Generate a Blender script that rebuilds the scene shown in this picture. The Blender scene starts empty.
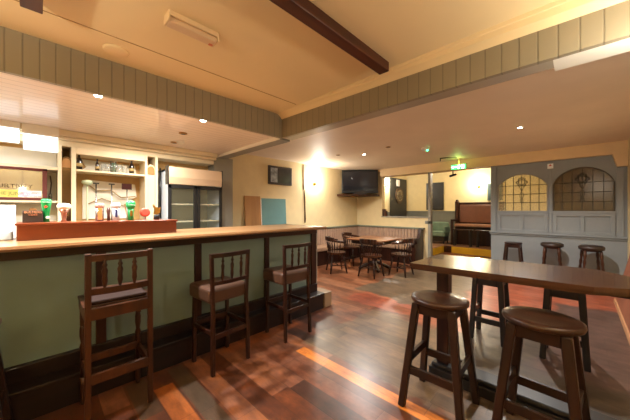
import bpy, bmesh, math, random
from mathutils import Vector, Matrix
random.seed(7)
C = bpy.context.scene.collection
PI = math.pi
# ------------------------------------------------------------------ materials
def c(r, g, b):
    f = lambda v: (v/255/12.92) if v/255 <= .04045 else ((v/255+.055)/1.055)**2.4
    return (f(r), f(g), f(b), 1)
def nodes(name):
    m = bpy.data.materials.new(name); m.use_nodes = True
    nt = m.node_tree; return m, nt, nt.nodes, nt.links, nt.nodes['Principled BSDF']
def mat(name, col, rough=.5, metal=0, var=.06, scale=6, bump=.0, bscale=60, coat=0, spec=.5, stretch=(1, 1, 1), col2=None):
    m, nt, N, L, b = nodes(name)
    tc = N.new('ShaderNodeTexCoord'); mp = N.new('ShaderNodeMapping'); mp.inputs['Scale'].default_value = stretch
    L.new(tc.outputs['Object'], mp.inputs[0])
    nz = N.new('ShaderNodeTexNoise'); nz.inputs['Scale'].default_value = scale; nz.inputs['Detail'].default_value = 4
    L.new(mp.outputs[0], nz.inputs['Vector'])
    r = N.new('ShaderNodeValToRGB')
    if col2 is None: col2 = tuple(max(0, v*(1-2.2*var)) for v in col[:3])+(1,)
    r.color_ramp.elements[0].position = .32; r.color_ramp.elements[0].color = col2
    r.color_ramp.elements[1].position = .68; r.color_ramp.elements[1].color = col
    L.new(nz.outputs['Fac'], r.inputs[0]); L.new(r.outputs[0], b.inputs['Base Color'])
    b.inputs['Roughness'].default_value = rough; b.inputs['Metallic'].default_value = metal
    b.inputs['Coat Weight'].default_value = coat; b.inputs['Specular IOR Level'].default_value = spec
    if bump:
        n2 = N.new('ShaderNodeTexNoise'); n2.inputs['Scale'].default_value = bscale
        L.new(mp.outputs[0], n2.inputs['Vector'])
        bp = N.new('ShaderNodeBump'); bp.inputs['Strength'].default_value = bump; bp.inputs['Distance'].default_value = .01
        L.new(n2.outputs['Fac'], bp.inputs['Height']); L.new(bp.outputs[0], b.inputs['Normal'])
    return m
def wood(name, a, b_, axis=0, rough=.35, coat=.25, scale=14):
    s = [1, 1, 1]; s[axis] = .08
    return mat(name, a, rough, spec=.3, col2=b_, scale=scale, stretch=tuple(s), coat=coat, bump=.08, bscale=40)
def groove(name, col, axis, w, rough=.5, depth=.5, dark=.45, coat=0):
    """painted boarding: narrow dark V joints every w metres along axis"""
    m = mat(name, col, rough, var=.03, scale=3, coat=coat); nt = m.node_tree; N = nt.nodes; L = nt.links; b = N['Principled BSDF']
    tc = [n for n in N if n.type == 'TEX_COORD'][0]
    sx = N.new('ShaderNodeSeparateXYZ'); L.new(tc.outputs['Object'], sx.inputs[0])
    d = N.new('ShaderNodeMath'); d.operation = 'DIVIDE'; d.inputs[1].default_value = w; L.new(sx.outputs[axis], d.inputs[0])
    fr = N.new('ShaderNodeMath'); fr.operation = 'FRACT'; L.new(d.outputs[0], fr.inputs[0])
    su = N.new('ShaderNodeMath'); su.operation = 'SUBTRACT'; su.inputs[1].default_value = .5; L.new(fr.outputs[0], su.inputs[0])
    ab = N.new('ShaderNodeMath'); ab.operation = 'ABSOLUTE'; L.new(su.outputs[0], ab.inputs[0])
    mr = N.new('ShaderNodeMapRange'); mr.inputs[1].default_value = .5-.006/w; mr.inputs[2].default_value = .5-.001/w
    L.new(ab.outputs[0], mr.inputs[0])
    mx = N.new('ShaderNodeMix'); mx.data_type = 'RGBA'; L.new(mr.outputs[0], mx.inputs[0])
    src = b.inputs['Base Color'].links[0].from_socket; L.new(src, mx.inputs[6])
    mx.inputs[7].default_value = tuple(v*dark for v in col[:3])+(1,)
    L.new(mx.outputs[2], b.inputs['Base Color'])
    iv = N.new('ShaderNodeMath'); iv.operation = 'SUBTRACT'; iv.inputs[0].default_value = 1; L.new(mr.outputs[0], iv.inputs[1])
    bp = N.new('ShaderNodeBump'); bp.inputs['Strength'].default_value = depth; bp.inputs['Distance'].default_value = .004
    L.new(iv.outputs[0], bp.inputs['Height']); L.new(bp.outputs[0], b.inputs['Normal'])
    return m
def emit(name, col, s):
    m, nt, N, L, b = nodes(name); b.inputs['Base Color'].default_value = col
    b.inputs['Emission Color'].default_value = col; b.inputs['Emission Strength'].default_value = s; return m
def glass(name, tint, alpha_mix=.25, rough=.15, ray=(1, 1, 1, 1)):
    m, nt, N, L, b = nodes(name)
    b.inputs['Base Color'].default_value = tint; b.inputs['Roughness'].default_value = rough
    t = N.new('ShaderNodeBsdfTransparent'); t.inputs[0].default_value = ray
    tc = N.new('ShaderNodeTexCoord'); nz = N.new('ShaderNodeTexNoise'); nz.inputs['Scale'].default_value = 30
    L.new(tc.outputs['Object'], nz.inputs['Vector'])
    bp = N.new('ShaderNodeBump'); bp.inputs['Strength'].default_value = .15; L.new(nz.outputs['Fac'], bp.inputs['Height']); L.new(bp.outputs[0], b.inputs['Normal'])
    mx = N.new('ShaderNodeMixShader'); mx.inputs[0].default_value = alpha_mix
    L.new(t.outputs[0], mx.inputs[1]); L.new(b.outputs[0], mx.inputs[2])
    L.new(mx.outputs[0], N['Material Output'].inputs[0]); return m

def floor_mat():
    m, nt, N, L, b = nodes('old_floor_boards')
    tc = N.new('ShaderNodeTexCoord'); sx = N.new('ShaderNodeSeparateXYZ'); L.new(tc.outputs['Object'], sx.inputs[0])
    def M(op, a, v=None, clamp=False):
        n = N.new('ShaderNodeMath'); n.operation = op; n.use_clamp = clamp
        for i, q in enumerate((a, v)):
            if q is None: continue
            if isinstance(q, (int, float)): n.inputs[i].default_value = q
            else: L.new(q, n.inputs[i])
        return n.outputs[0]
    X, Y = sx.outputs[0], sx.outputs[1]
    W, LN = .155, .95
    row = M('FLOOR', M('DIVIDE', Y, W))
    wn = N.new('ShaderNodeTexWhiteNoise'); wn.noise_dimensions = '1D'; L.new(row, wn.inputs['W'])
    xs = M('ADD', M('DIVIDE', X, LN), M('MULTIPLY', wn.outputs['Value'], 7.3))
    colm = M('FLOOR', xs)
    cv = N.new('ShaderNodeCombineXYZ'); L.new(row, cv.inputs[0]); L.new(colm, cv.inputs[1])
    w2 = N.new('ShaderNodeTexWhiteNoise'); w2.noise_dimensions = '2D'; L.new(cv.outputs[0], w2.inputs['Vector'])
    # joints
    fy = M('ABSOLUTE', M('SUBTRACT', M('FRACT', M('DIVIDE', Y, W)), .5)); fx = M('ABSOLUTE', M('SUBTRACT', M('FRACT', xs), .5))
    jy = M('MULTIPLY', M('SUBTRACT', fy, .478), 60, True); jx = M('MULTIPLY', M('SUBTRACT', fx, .496), 300, True)
    joint = M('MAXIMUM', jy, jx)
    # wear noises
    def noise(sc, st=(1, 1, 1), det=5, rg=.6):
        mp = N.new('ShaderNodeMapping'); mp.inputs['Scale'].default_value = st; L.new(tc.outputs['Object'], mp.inputs[0])
        n = N.new('ShaderNodeTexNoise'); n.inputs['Scale'].default_value = sc; n.inputs['Detail'].default_value = det; n.inputs['Roughness'].default_value = rg
        L.new(mp.outputs[0], n.inputs['Vector']); return n.outputs['Fac']
    big = noise(2.2); grain = noise(9, (.25, 2, 1)); blot = noise(6)
    def ramp(stops, fac):
        r = N.new('ShaderNodeValToRGB'); e = r.color_ramp.elements
        while len(e) < len(stops): e.new(.5)
        for q, (p, cl) in zip(e, stops): q.position = p; q.color = cl
        L.new(fac, r.inputs[0]); return r.outputs[0]
    mixf = M('ADD', M('MULTIPLY', w2.outputs['Value'], .7), M('MULTIPLY', M('SUBTRACT', blot, .35), .9))
    basecol = ramp([(0, c(56, 36, 26)), (.3, c(86, 46, 28)), (.5, c(112, 60, 32)), (.7, c(132, 84, 62)), (1, c(160, 96, 52))], mixf)
    dx = M('MULTIPLY', M('SUBTRACT', big, .5), .55)
    Xd, Yd = M('ADD', X, dx), M('ADD', Y, dx)
    cur = [basecol]
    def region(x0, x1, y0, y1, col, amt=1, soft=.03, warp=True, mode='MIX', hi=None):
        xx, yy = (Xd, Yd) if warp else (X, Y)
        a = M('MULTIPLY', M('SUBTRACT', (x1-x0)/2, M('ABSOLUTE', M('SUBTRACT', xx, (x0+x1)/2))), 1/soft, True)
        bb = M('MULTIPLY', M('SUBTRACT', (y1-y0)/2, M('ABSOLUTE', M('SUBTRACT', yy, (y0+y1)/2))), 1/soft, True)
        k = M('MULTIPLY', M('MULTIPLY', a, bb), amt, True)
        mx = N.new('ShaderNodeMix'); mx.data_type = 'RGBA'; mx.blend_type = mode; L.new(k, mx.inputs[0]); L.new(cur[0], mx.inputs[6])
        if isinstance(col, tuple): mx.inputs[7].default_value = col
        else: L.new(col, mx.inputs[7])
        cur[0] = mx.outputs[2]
    grey = ramp([(.2, c(98, 84, 68)), (.5, c(122, 102, 80)), (.8, c(134, 106, 80))], grain)
    brownboard = ramp([(.2, c(92, 74, 56)), (.5, c(120, 96, 72)), (.8, c(140, 112, 84))], M('ADD', M('MULTIPLY', grain, .6), M('MULTIPLY', w2.outputs['Value'], .4)))
    salmon = ramp([(.25, c(150, 78, 54)), (.5, c(178, 92, 62)), (.8, c(190, 116, 86))], M('ADD', M('MULTIPLY', blot, .6), M('MULTIPLY', w2.outputs['Value'], .4)))
    purple = ramp([(.3, c(92, 70, 60)), (.6, c(110, 82, 72)), (.9, c(124, 98, 86))], blot)
    tiles = ramp([(.3, c(136, 84, 56)), (.5, c(158, 96, 62)), (.75, c(176, 118, 84))], M('ADD', M('MULTIPLY', blot, .5), M('MULTIPLY', w2.outputs['Value'], .5)))
    region(-2.15, 2, 1.95, 3.35, brownboard, .95, .05)
    region(-5.6, -2.2, 3.0, 7.3, tiles, 1, .06)
    region(-2.9, -1.35, 3.9, 7.3, grey, 1, .06)
    region(-1.35, 2.5, 3.85, 7.3, salmon, 1, .08)
    region(-2.75, -.9, 3.38, 3.95, salmon, 1, .05)
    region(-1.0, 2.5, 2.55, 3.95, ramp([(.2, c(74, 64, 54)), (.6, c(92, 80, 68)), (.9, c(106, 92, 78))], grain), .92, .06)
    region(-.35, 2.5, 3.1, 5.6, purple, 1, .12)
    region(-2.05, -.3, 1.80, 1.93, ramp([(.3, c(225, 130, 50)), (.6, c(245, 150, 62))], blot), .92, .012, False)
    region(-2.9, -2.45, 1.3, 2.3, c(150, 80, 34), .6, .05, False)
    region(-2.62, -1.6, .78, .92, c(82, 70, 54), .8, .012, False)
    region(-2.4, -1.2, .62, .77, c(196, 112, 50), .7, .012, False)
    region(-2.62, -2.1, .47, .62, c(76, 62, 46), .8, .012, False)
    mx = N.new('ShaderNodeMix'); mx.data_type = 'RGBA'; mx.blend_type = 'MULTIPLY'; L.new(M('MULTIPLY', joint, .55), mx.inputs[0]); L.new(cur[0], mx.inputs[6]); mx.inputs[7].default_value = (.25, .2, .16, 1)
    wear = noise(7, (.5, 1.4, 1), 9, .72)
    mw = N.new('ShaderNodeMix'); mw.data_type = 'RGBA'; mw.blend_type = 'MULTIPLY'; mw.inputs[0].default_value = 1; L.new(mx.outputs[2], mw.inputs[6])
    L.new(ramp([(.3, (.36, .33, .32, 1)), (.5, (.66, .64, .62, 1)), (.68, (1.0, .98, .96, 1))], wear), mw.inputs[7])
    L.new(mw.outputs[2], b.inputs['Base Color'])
    rr = N.new('ShaderNodeMapRange'); rr.inputs[1].default_value = .25; rr.inputs[2].default_value = .75; rr.inputs[3].default_value = .27; rr.inputs[4].default_value = .4
    L.new(big, rr.inputs[0]); L.new(rr.outputs[0], b.inputs['Roughness'])
    bp = N.new('ShaderNodeBump'); bp.inputs['Strength'].default_value = .12; bp.inputs['Distance'].default_value = .003
    L.new(M('SUBTRACT', M('MULTIPLY', grain, .15), joint), bp.inputs['Height']); L.new(bp.outputs[0], b.inputs['Normal'])
    return m

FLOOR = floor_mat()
CREAM = mat('cream_wall_paint', c(226, 206, 160), .75, var=.03, bump=.12, bscale=30)
UPCEIL = mat('warm_cream_ceiling_paint', c(236, 212, 162), .7, var=.02, scale=2)
LOWCEIL = mat('pale_ceiling_paint', c(238, 220, 196), .55, var=.03, scale=2)
TRIMC = mat('cream_gloss_paint', c(228, 198, 150), .5, var=.02)
SLAT = groove('cream_slatted_ceiling', c(244, 228, 212), 0, .10, .3, .6, .6, coat=.2)
FASC_Y = groove('olive_grey_boards', c(146, 136, 112), 1, .083, .45, .6, .62)
FASC_X = groove('olive_grey_boards_across', c(146, 136, 112), 0, .095, .45, .25, .62)
GREYP = mat('grey_paint', c(146, 142, 130), .45, var=.03)
BLUEG = mat('blue_grey_paint', c(134, 140, 142), .42, var=.03, coat=.1)
SAGE = mat('sage_green_paint', c(104, 122, 114), .5, var=.05, scale=3)
DWOOD = wood('dark_mahogany', c(50, 24, 15), c(28, 13, 9), 2)
PLINTHW = wood('near_black_plinth_wood', c(30, 16, 11), c(18, 9, 6), 1, .42, .1)
DWOODX = wood('dark_mahogany_rail', c(56, 28, 18), c(34, 17, 11), 1)
MWOOD = wood('worn_brown_oak', c(72, 38, 18), c(38, 18, 10), 2, .38, .15)
STOOLW = wood('stool_brown_wood', c(44, 23, 14), c(26, 14, 8), 2, .36, .2)
SEATW = wood('stool_seat_wood', c(64, 38, 24), c(40, 22, 14), 0, .34, .2, 10)
TABLEW = wood('polished_table_wood', c(80, 50, 34), c(54, 31, 21), 0, .27, .4, 9)
REDW = wood('reddish_varnished_wood', c(128, 62, 34), c(98, 42, 22), 1, .3, .3, 8)
PALEW = wood('pale_worn_counter_wood', c(160, 122, 84), c(126, 90, 56), 1, .34, .2, 8)
BLACKW = mat('black_stained_wood', c(24, 19, 18), .35, var=.1, coat=.2)
TIMBER = wood('dark_ceiling_timber', c(92, 46, 26), c(60, 28, 16), 1, .4, .15)
TIMBERX = wood('dark_ceiling_timber_across', c(92, 46, 26), c(60, 28, 16), 0, .4, .15)
LEATH = mat('brown_leather', c(76, 50, 36), .38, var=.1, bump=.1, bscale=120)
LEATHD = mat('dark_brown_leather', c(52, 36, 28), .4, var=.12, bump=.1, bscale=120)
LEATHP = mat('worn_dark_seat_pad', c(92, 56, 44), .45, var=.1)
BANQ = mat('brown_banquette_cloth', c(172, 142, 120), .8, var=.09, scale=9, bump=.3, bscale=80)
BSEAT = mat('patterned_seat_cloth', c(160, 126, 98), .85, var=.2, scale=34)
BLACK = mat('black_plastic', c(22, 22, 24), .35, var=.03)
SCREEN = mat('dark_screen', c(30, 34, 42), .1, var=.05, coat=.5)
WHITE = mat('white_paint', c(236, 230, 214), .5, var=.02)
PAPER = mat('white_paper', c(240, 240, 236), .7, var=.01)
BACKB = mat('back_bar_cream_paint', c(230, 212, 176), .55, var=.04)
BACKP = mat('back_bar_ochre_panel', c(196, 156, 96), .7, var=.1, scale=4)
MIRR = mat('aged_mirror', c(120, 100, 76), .08, .9, var=.05)
FRW = mat('fridge_grey_white', c(206, 216, 228), .35, var=.02)
FRH = mat('fridge_beige_header', c(212, 184, 154), .4, var=.02)
FRIN = mat('fridge_inside', c(196, 188, 158), .5, var=.05)
GLS = glass('fridge_glass', c(120, 125, 110), .12, .05)
TEAL = mat('teal_board_paint', c(98, 142, 142), .6, var=.04)
PLY = wood('plywood', c(182, 134, 82), c(158, 112, 64), 2, .6, 0, 6)
YEL = mat('yellow_step_paint', c(214, 170, 30), .5, var=.06)
BRASS = mat('brass', c(180, 130, 60), .3, 1, var=.05)
STEEL = mat('steel', c(170, 172, 175), .25, 1, var=.03)
RED = mat('red_plastic', c(214, 84, 68), .35, var=.05)
GREEN = mat('green_plastic', c(16, 140, 70), .3, var=.05)
BOTTLE = mat('dark_bottle_glass', c(26, 16, 12), .12, var=.05, coat=.5)
CLEARG = glass('clear_glass', c(200, 200, 190), .3, .05)
LABEL = mat('cream_label', c(176, 152, 100), .6)
BROWNB = mat('brown_sign_board', c(58, 30, 26), .85, spec=.1)
PIPE = mat('aged_plaster_crack', c(110, 84, 56), .8, var=.2)
WIN1 = glass('obscured_leaded_glass', c(226, 214, 170), .3, .2, (.97, .95, .85, 1))
WIN2 = glass('smoky_leaded_glass', c(150, 132, 96), .35, .2, (.8, .72, .55, 1))
LEAD = mat('lead_came', c(74, 64, 46), .5, .3)
CARPET = mat('brown_platform_carpet', c(120, 84, 58), .9, var=.12, scale=12)
FARW = mat('far_room_yellow_paint', c(230, 212, 162), .75, var=.03)
FARG = mat('far_room_grey_dado', c(118, 120, 112), .6, var=.04)
DARKP = mat('dark_green_black_panel', c(52, 50, 44), .5, var=.06)
TEALC = mat('teal_upholstery', c(112, 140, 126), .7, var=.12)
WARM = emit('warm_lamp_glow', (1, .84, .58, 1), 14)
SPOTM = emit('spot_lamp_glow', (1, .9, .75, 1), 30)
COOL = emit('paper_glow', (.93, .97, 1, 1), .9)  # emission standing in for overexposed white papers
EXITM = emit('exit_sign_green', (.08, .8, .22, 1), 1.2)
EXITW = emit('exit_sign_white', (.8, 1, .75, 1), 2.2)
LEDG = emit('green_led', (.05, 1, .35, 1), 6)

# ------------------------------------------------------------------ geometry helpers
def B(): return bmesh.new()
def box(bm, x0, x1, y0, y1, z0, z1, bev=0, seg=2):
    vs = [bm.verts.new(v) for v in ((x0,y0,z0),(x1,y0,z0),(x1,y1,z0),(x0,y1,z0),(x0,y0,z1),(x1,y0,z1),(x1,y1,z1),(x0,y1,z1))]
    fs = [bm.faces.new([vs[i] for i in q]) for q in ((3,2,1,0),(4,5,6,7),(0,1,5,4),(1,2,6,5),(2,3,7,6),(3,0,4,7))]
    if bev:
        es = list({e for f in fs for e in f.edges})
        bmesh.ops.bevel(bm, geom=es, offset=bev, segments=seg, affect='EDGES', profile=.5)
    return bm
def lathe(bm, prof, p0, p1=None, seg=16, ell=1.0):
    """profile [(r, t)], t in metres along p0->p1 direction (default +z)"""
    p0 = Vector(p0); d = (Vector(p1)-p0).normalized() if p1 is not None else Vector((0, 0, 1))
    q = Vector((0, 0, 1)).rotation_difference(d)
    rings = []
    for r, t in prof:
        rings.append([bm.verts.new(p0+q @ Vector((max(r, .0004)*math.cos(2*PI*k/seg), ell*max(r, .0004)*math.sin(2*PI*k/seg), t))) for k in range(seg)])
    for a, b in zip(rings, rings[1:]):
        for k in range(seg):
            f = bm.faces.new((a[k], a[(k+1) % seg], b[(k+1) % seg], b[k])); f.smooth = True
    bm.faces.new(rings[0][::-1]); bm.faces.new(rings[-1]); return bm
def cyl(bm, p0, p1, r0, r1=None, seg=14):
    L_ = (Vector(p1)-Vector(p0)).length
    return lathe(bm, [(r0, 0), (r0 if r1 is None else r1, L_)], p0, p1, seg)
def bar(bm, p0, p1, w, h, w1=None, h1=None, roll=None):
    """square section bar between points; w across x-ish, h other way"""
    p0, p1 = Vector(p0), Vector(p1); d = (p1-p0).normalized()
    ref = Vector((0, 1, 0)) if abs(d.y) < .8 else Vector((0, 0, 1))
    if roll: ref = Vector(roll)
    u = ref.cross(d).normalized(); v = d.cross(u).normalized()
    w1 = w if w1 is None else w1; h1 = h if h1 is None else h1
    A = [bm.verts.new(p0+u*a*w/2+v*b*h/2) for a, b in ((-1,-1),(1,-1),(1,1),(-1,1))]
    D = [bm.verts.new(p1+u*a*w1/2+v*b*h1/2) for a, b in ((-1,-1),(1,-1),(1,1),(-1,1))]
    fs = [bm.faces.new(A[::-1]), bm.faces.new(D)]+[bm.faces.new((A[i], A[(i+1) % 4], D[(i+1) % 4], D[i])) for i in range(4)]
    es = list({e for f in fs for e in f.edges})
    bmesh.ops.bevel(bm, geom=es, offset=min(w, h, w1, h1)*.14, segments=1, affect='EDGES'); return bm
def prism(bm, pts, axis, a0, a1):
    """extrude 2D polygon along axis between a0 and a1; pts are the two other coordinates in xyz order"""
    def P(p, t):
        q = list(p); q.insert(axis, t); return q
    A = [bm.verts.new(P(p, a0)) for p in pts]; D = [bm.verts.new(P(p, a1)) for p in pts]
    bm.faces.new(A[::-1]); bm.faces.new(D)
    n = len(pts)
    for i in range(n): bm.faces.new((A[i], A[(i+1) % n], D[(i+1) % n], D[i]))
    return bm
def path(bm, pts, r, seg=8):
    for a, b in zip(pts, pts[1:]): cyl(bm, a, b, r, seg=seg)
    return bm
def root_loc(o):
    v = Vector((0, 0, 0))
    while o is not None: v += o.location; o = o.parent
    return v
def obj(name, bm, m, parent=None, world=True, smooth=None, sub=0):
    me = bpy.data.meshes.new(name)
    if parent is not None and world: bmesh.ops.translate(bm, verts=bm.verts, vec=-root_loc(parent))
    bmesh.ops.recalc_face_normals(bm, faces=bm.faces)
    if smooth:
        for f in bm.faces: f.smooth = True
    bm.to_mesh(me); bm.free(); me.materials.append(m)
    o = bpy.data.objects.new(name, me); C.objects.link(o)
    if parent is not None: o.parent = parent
    if smooth == 'auto':
        pass
    return o
def thing(name, label, cat, loc=(0, 0, 0), group=None):
    o = bpy.data.objects.new(name, None); C.objects.link(o); o.location = loc; o.empty_display_size = .1
    o['label'] = label; o['category'] = cat
    if group: o['group'] = group
    return o
def tag(o, label, cat, group=None):
    o['label'] = label; o['category'] = cat
    if group: o['group'] = group
    return o
def struct(name, bm, m, parent=None):
    o = obj(name, bm, m, parent)
    if parent is None: o['kind'] = 'structure'
    return o
def dup(root, loc, rotz=0, label=None, mats=None):
    r = root.copy(); C.objects.link(r); r.location = loc; r.rotation_euler = (0, 0, rotz)
    if label: r['label'] = label
    for ch in list(root.children):
        k = ch.copy(); C.objects.link(k); k.parent = r
        for g in list(ch.children):
            h = g.copy(); C.objects.link(h); h.parent = k
    return r
def text(name, s, m, parent, loc, size, rot, ext=.001, sx=1.0):
    cu = bpy.data.curves.new(name, 'FONT'); cu.body = s; cu.size = size; cu.extrude = ext; cu.align_x = 'CENTER'; cu.align_y = 'CENTER'
    t = bpy.data.objects.new(name, cu); C.objects.link(t)
    dg = bpy.context.evaluated_depsgraph_get(); me = bpy.data.meshes.new_from_object(t.evaluated_get(dg))
    bpy.data.objects.remove(t); me.materials.clear(); me.materials.append(m)
    o = bpy.data.objects.new(name, me); C.objects.link(o); o.parent = parent
    o.location = Vector(loc)-root_loc(parent); o.rotation_euler = rot; o.scale = (sx, 1, 1); return o
FX = (PI/2, 0, PI/2)        # text facing +x, reading towards +y

# ------------------------------------------------------------------ room shell
XL, YW, ZB, ZU, ZL = -5.21, 7.28, 2.35, 2.645, 2.64
bm = B(); box(bm, -5.5, 2.6, -3.3, 9.6, -.08, 0); struct('floor', bm, FLOOR)
bm = B(); box(bm, -5.5, -3.3, 8.63, 9.6, 0, .22); box(bm, -5.5, 1.5, 9.6, 11.3, 0, .22); struct('floor', bm, CARPET)
bm = B(); box(bm, -3.298, -3.285, 8.63, 9.58, .0, .205); box(bm, -3.05, -.45, 9.585, 9.598, .0, .205); struct('trim_1', bm, YEL)
bm = B(); box(bm, -3.285, -3.05, 9.585, 9.598, 0, .205); struct('trim_2', bm, MWOOD)
# walls
bm = B(); box(bm, XL-.12, XL, 2.3, YW+.1, 0, 2.7); struct('wall_left', bm, CREAM)
bm = B(); box(bm, -4.9, -4.78, -1.9, 2.12, 0, 2.45); struct('wall_bar', bm, BACKP)
bm = B(); box(bm, -5.3, -4.55, 2.12, 2.48, 0, ZB); struct('wall_pier', bm, GREYP)
bm = B(); box(bm, -4.9, 2.6, -3.3, -3.2, 0, 2.75); struct('wall_front', bm, CREAM)
bm = B(); box(bm, -4.9, -2.75, -2.0, -1.9, 0, 2.45); struct('wall_bar_end', bm, CREAM)
bm = B(); box(bm, 2.5, 2.6, -3.3, 3.2, 0, 2.75); box(bm, .6, 2.6, 3.2, 3.3, 0, 2.75); box(bm, .6, .7, 3.3, YW+.1, 0, 2.75); struct('wall_right', bm, CREAM)
# rear wall: corner column, half wall, leaded partition
bm = B(); box(bm, XL-.1, -4.29, YW, YW+.16, 0, 2.7); box(bm, -4.29, -2.9, YW, YW+.16, 0, 1.20); struct('wall_back', bm, CREAM)
bm = B(); box(bm, -4.3, -2.86, YW-.03, YW+.19, 1.20, 1.232, .005); struct('trim_3', bm, GREYP)
bm = B(); box(bm, -2.9, -2.83, YW-.02, YW+.12, 0, 2.45, .005); box(bm, -2.98, -2.83, YW-.02, YW+.1, 1.05, 1.13, .005); struct('trim_4', bm, GREYP)
bm = B(); box(bm, -4.3, .6, YW-.1, YW+.2, 2.42, 2.95); box(bm, XL, -4.3, YW-.1, YW+.01, 2.56, 2.7); struct('trim_5', bm, TRIMC)
bm = B(); prism(bm, [(.41, 2.43), (.595, 2.43), (.595, 2.19), (.47, 2.19)], 1, YW-.16, YW-.001); struct('trim_6', bm, TRIMC)
WX = [(-1.335, -.465, 2.20), (-.395, .455, 2.245)]
SP = 1.93
def arch_z(x, x0, x1, top):
    cx, a = (x0+x1)/2, (x1-x0)/2; h = top-SP
    R = (a*a+h*h)/(2*h); return top-R+math.sqrt(max(R*R-(x-cx)**2, 0))
bm = B(); box(bm, -1.463, .6, YW, YW+.1, 0, 1.38); box(bm, -1.463, WX[0][0], YW, YW+.1, 1.38, 2.43); box(bm, WX[0][1], WX[1][0], YW, YW+.1, 1.38, 2.43); box(bm, WX[1][1], .6, YW, YW+.1, 1.38, 2.43)
for x0, x1, top in WX:
    n = 24
    for i in range(n):
        a, b_ = x0+(x1-x0)*i/n, x0+(x1-x0)*(i+1)/n
        prism(bm, [(a, arch_z(a, x0, x1, top)), (b_, arch_z(b_, x0, x1, top)), (b_, 2.43), (a, 2.43)], 1, YW, YW+.1)
struct('wall_partition', bm, BLUEG)
bm = B()   # panelling on the partition
for x0, x1 in ((-1.463, -1.365), (-.455, -.405), (.465, .56)): box(bm, x0, x1, YW-.025, YW, .94, 2.42, .004)
for x0, x1, t in WX:
    box(bm, x0-.02, x1+.02, YW-.035, YW, 1.355, 1.4, .004); box(bm, x0, x1, YW-.03, YW, 1.30, 1.352, .003); box(bm, x0, x1, YW-.03, YW, .945, 1.0, .003)
    for xx in (x0+.03, (x0+x1)/2, x1-.03): box(bm, xx-.03, xx+.03, YW-.03, YW, 1.0, 1.3, .003)
struct('trim_8', bm, BLUEG)
bm = B(); box(bm, -1.49, .6, YW-.06, YW, .905, .94, .008); box(bm, -1.48, .6, YW-.03, YW, .87, .905, .004); struct('trim_9', bm, BLUEG)
for wi, ((x0, x1, top), gm) in enumerate(zip(WX, (WIN1, WIN2))):
    bm = B(); n = 20; pts = [(x0, 1.38), (x1, 1.38)]+[(x1-(x1-x0)*i/n, arch_z(x1-(x1-x0)*i/n, x0, x1, top)) for i in range(n+1)]
    prism(bm, pts, 1, YW+.03, YW+.036); w = struct('window_%d' % (wi+1), bm, gm)
    bm = B(); cc = [(x0+(x1-x0)*i/n) for i in range(n+1)]
    for a, b_ in zip(cc, cc[1:]):
        za, zb = arch_z(a, x0, x1, top), arch_z(b_, x0, x1, top)
        prism(bm, [(a, za-.018), (b_, zb-.018), (b_, zb), (a, za)], 1, YW-.012, YW+.06)
    for xx in (x0, x1-.022): box(bm, xx, xx+.022, YW-.012, YW+.06, 1.38, SP)
    box(bm, x0, x1, YW-.012, YW+.06, 1.38, 1.405)
    fr = struct('window_frame', bm, (GREYP, LEAD)[wi], w)
    bm = B(); yy = YW+.022; cx = (x0+x1)/2
    for i in range(1, 6):
        xx = x0+(x1-x0)*i/6; box(bm, xx-.005, xx+.005, yy-.004, yy+.012, 1.4, arch_z(xx, x0, x1, top)-.02)
    for zz in (1.58, 1.76, 1.95):
        box(bm, x0+.02, x1-.02, yy-.004, yy+.012, zz-.005, zz+.005)
    zc = 2.02; k = 24
    path(bm, [(cx+.055*math.cos(2*PI*i/k), yy-.006, zc+.055*math.sin(2*PI*i/k)) for i in range(k+1)], .006, 6)
    for j in range(6):
        ax, az = cx+.075*math.cos(PI*j/3), zc+.075*math.sin(PI*j/3)
        path(bm, [(ax+.026*math.cos(2*PI*i/10), yy-.006, az+.026*math.sin(2*PI*i/10)) for i in range(11)], .005, 6)
    path(bm, [(cx-.09, yy-.006, zc), (cx, yy-.006, zc+.12), (cx+.09, yy-.006, zc), (cx+.03, yy-.006, zc-.12), (cx, yy-.006, zc-.2), (cx-.03, yy-.006, zc-.12), (cx-.09, yy-.006, zc)], .005, 6)
    for zz, rr in ((1.74, .045), (1.62, .035)):
        path(bm, [(cx+.7*rr*math.cos(2*PI*i/12), yy-.006, zz+1.5*rr*math.sin(2*PI*i/12)) for i in range(13)], .005, 6)
    struct('window_leading', bm, LEAD, w)
# far room
bm = B(); box(bm, -5.5, 1.5, 11.2, 11.3, 0, 2.95); box(bm, -5.5, -5.4, YW+.16, 11.3, 0, 2.95); struct('wall_far', bm, FARW)
bm = B(); box(bm, -5.4, -.45, 11.17, 11.2, .22, 1.34); box(bm, -5.4, -.45, 11.15, 11.2, 1.34, 1.38, .005); box(bm, -5.4, -5.37, YW+.2, 11.17, 0, 1.34); struct('trim_10', bm, FARG)
bm = B(); box(bm, -.45, -.37, YW+.1, 11.2, 0, 2.95); box(bm, -.37, .7, 9.2, 9.3, 0, 2.95); struct('wall_far_side', bm, mat('dull_brown_plaster', c(150, 132, 108), .8))
bm = B(); box(bm, -5.5, 1.5, YW+.1, 11.3, 2.9, 3.0); struct('ceiling', bm, UPCEIL)
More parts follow.
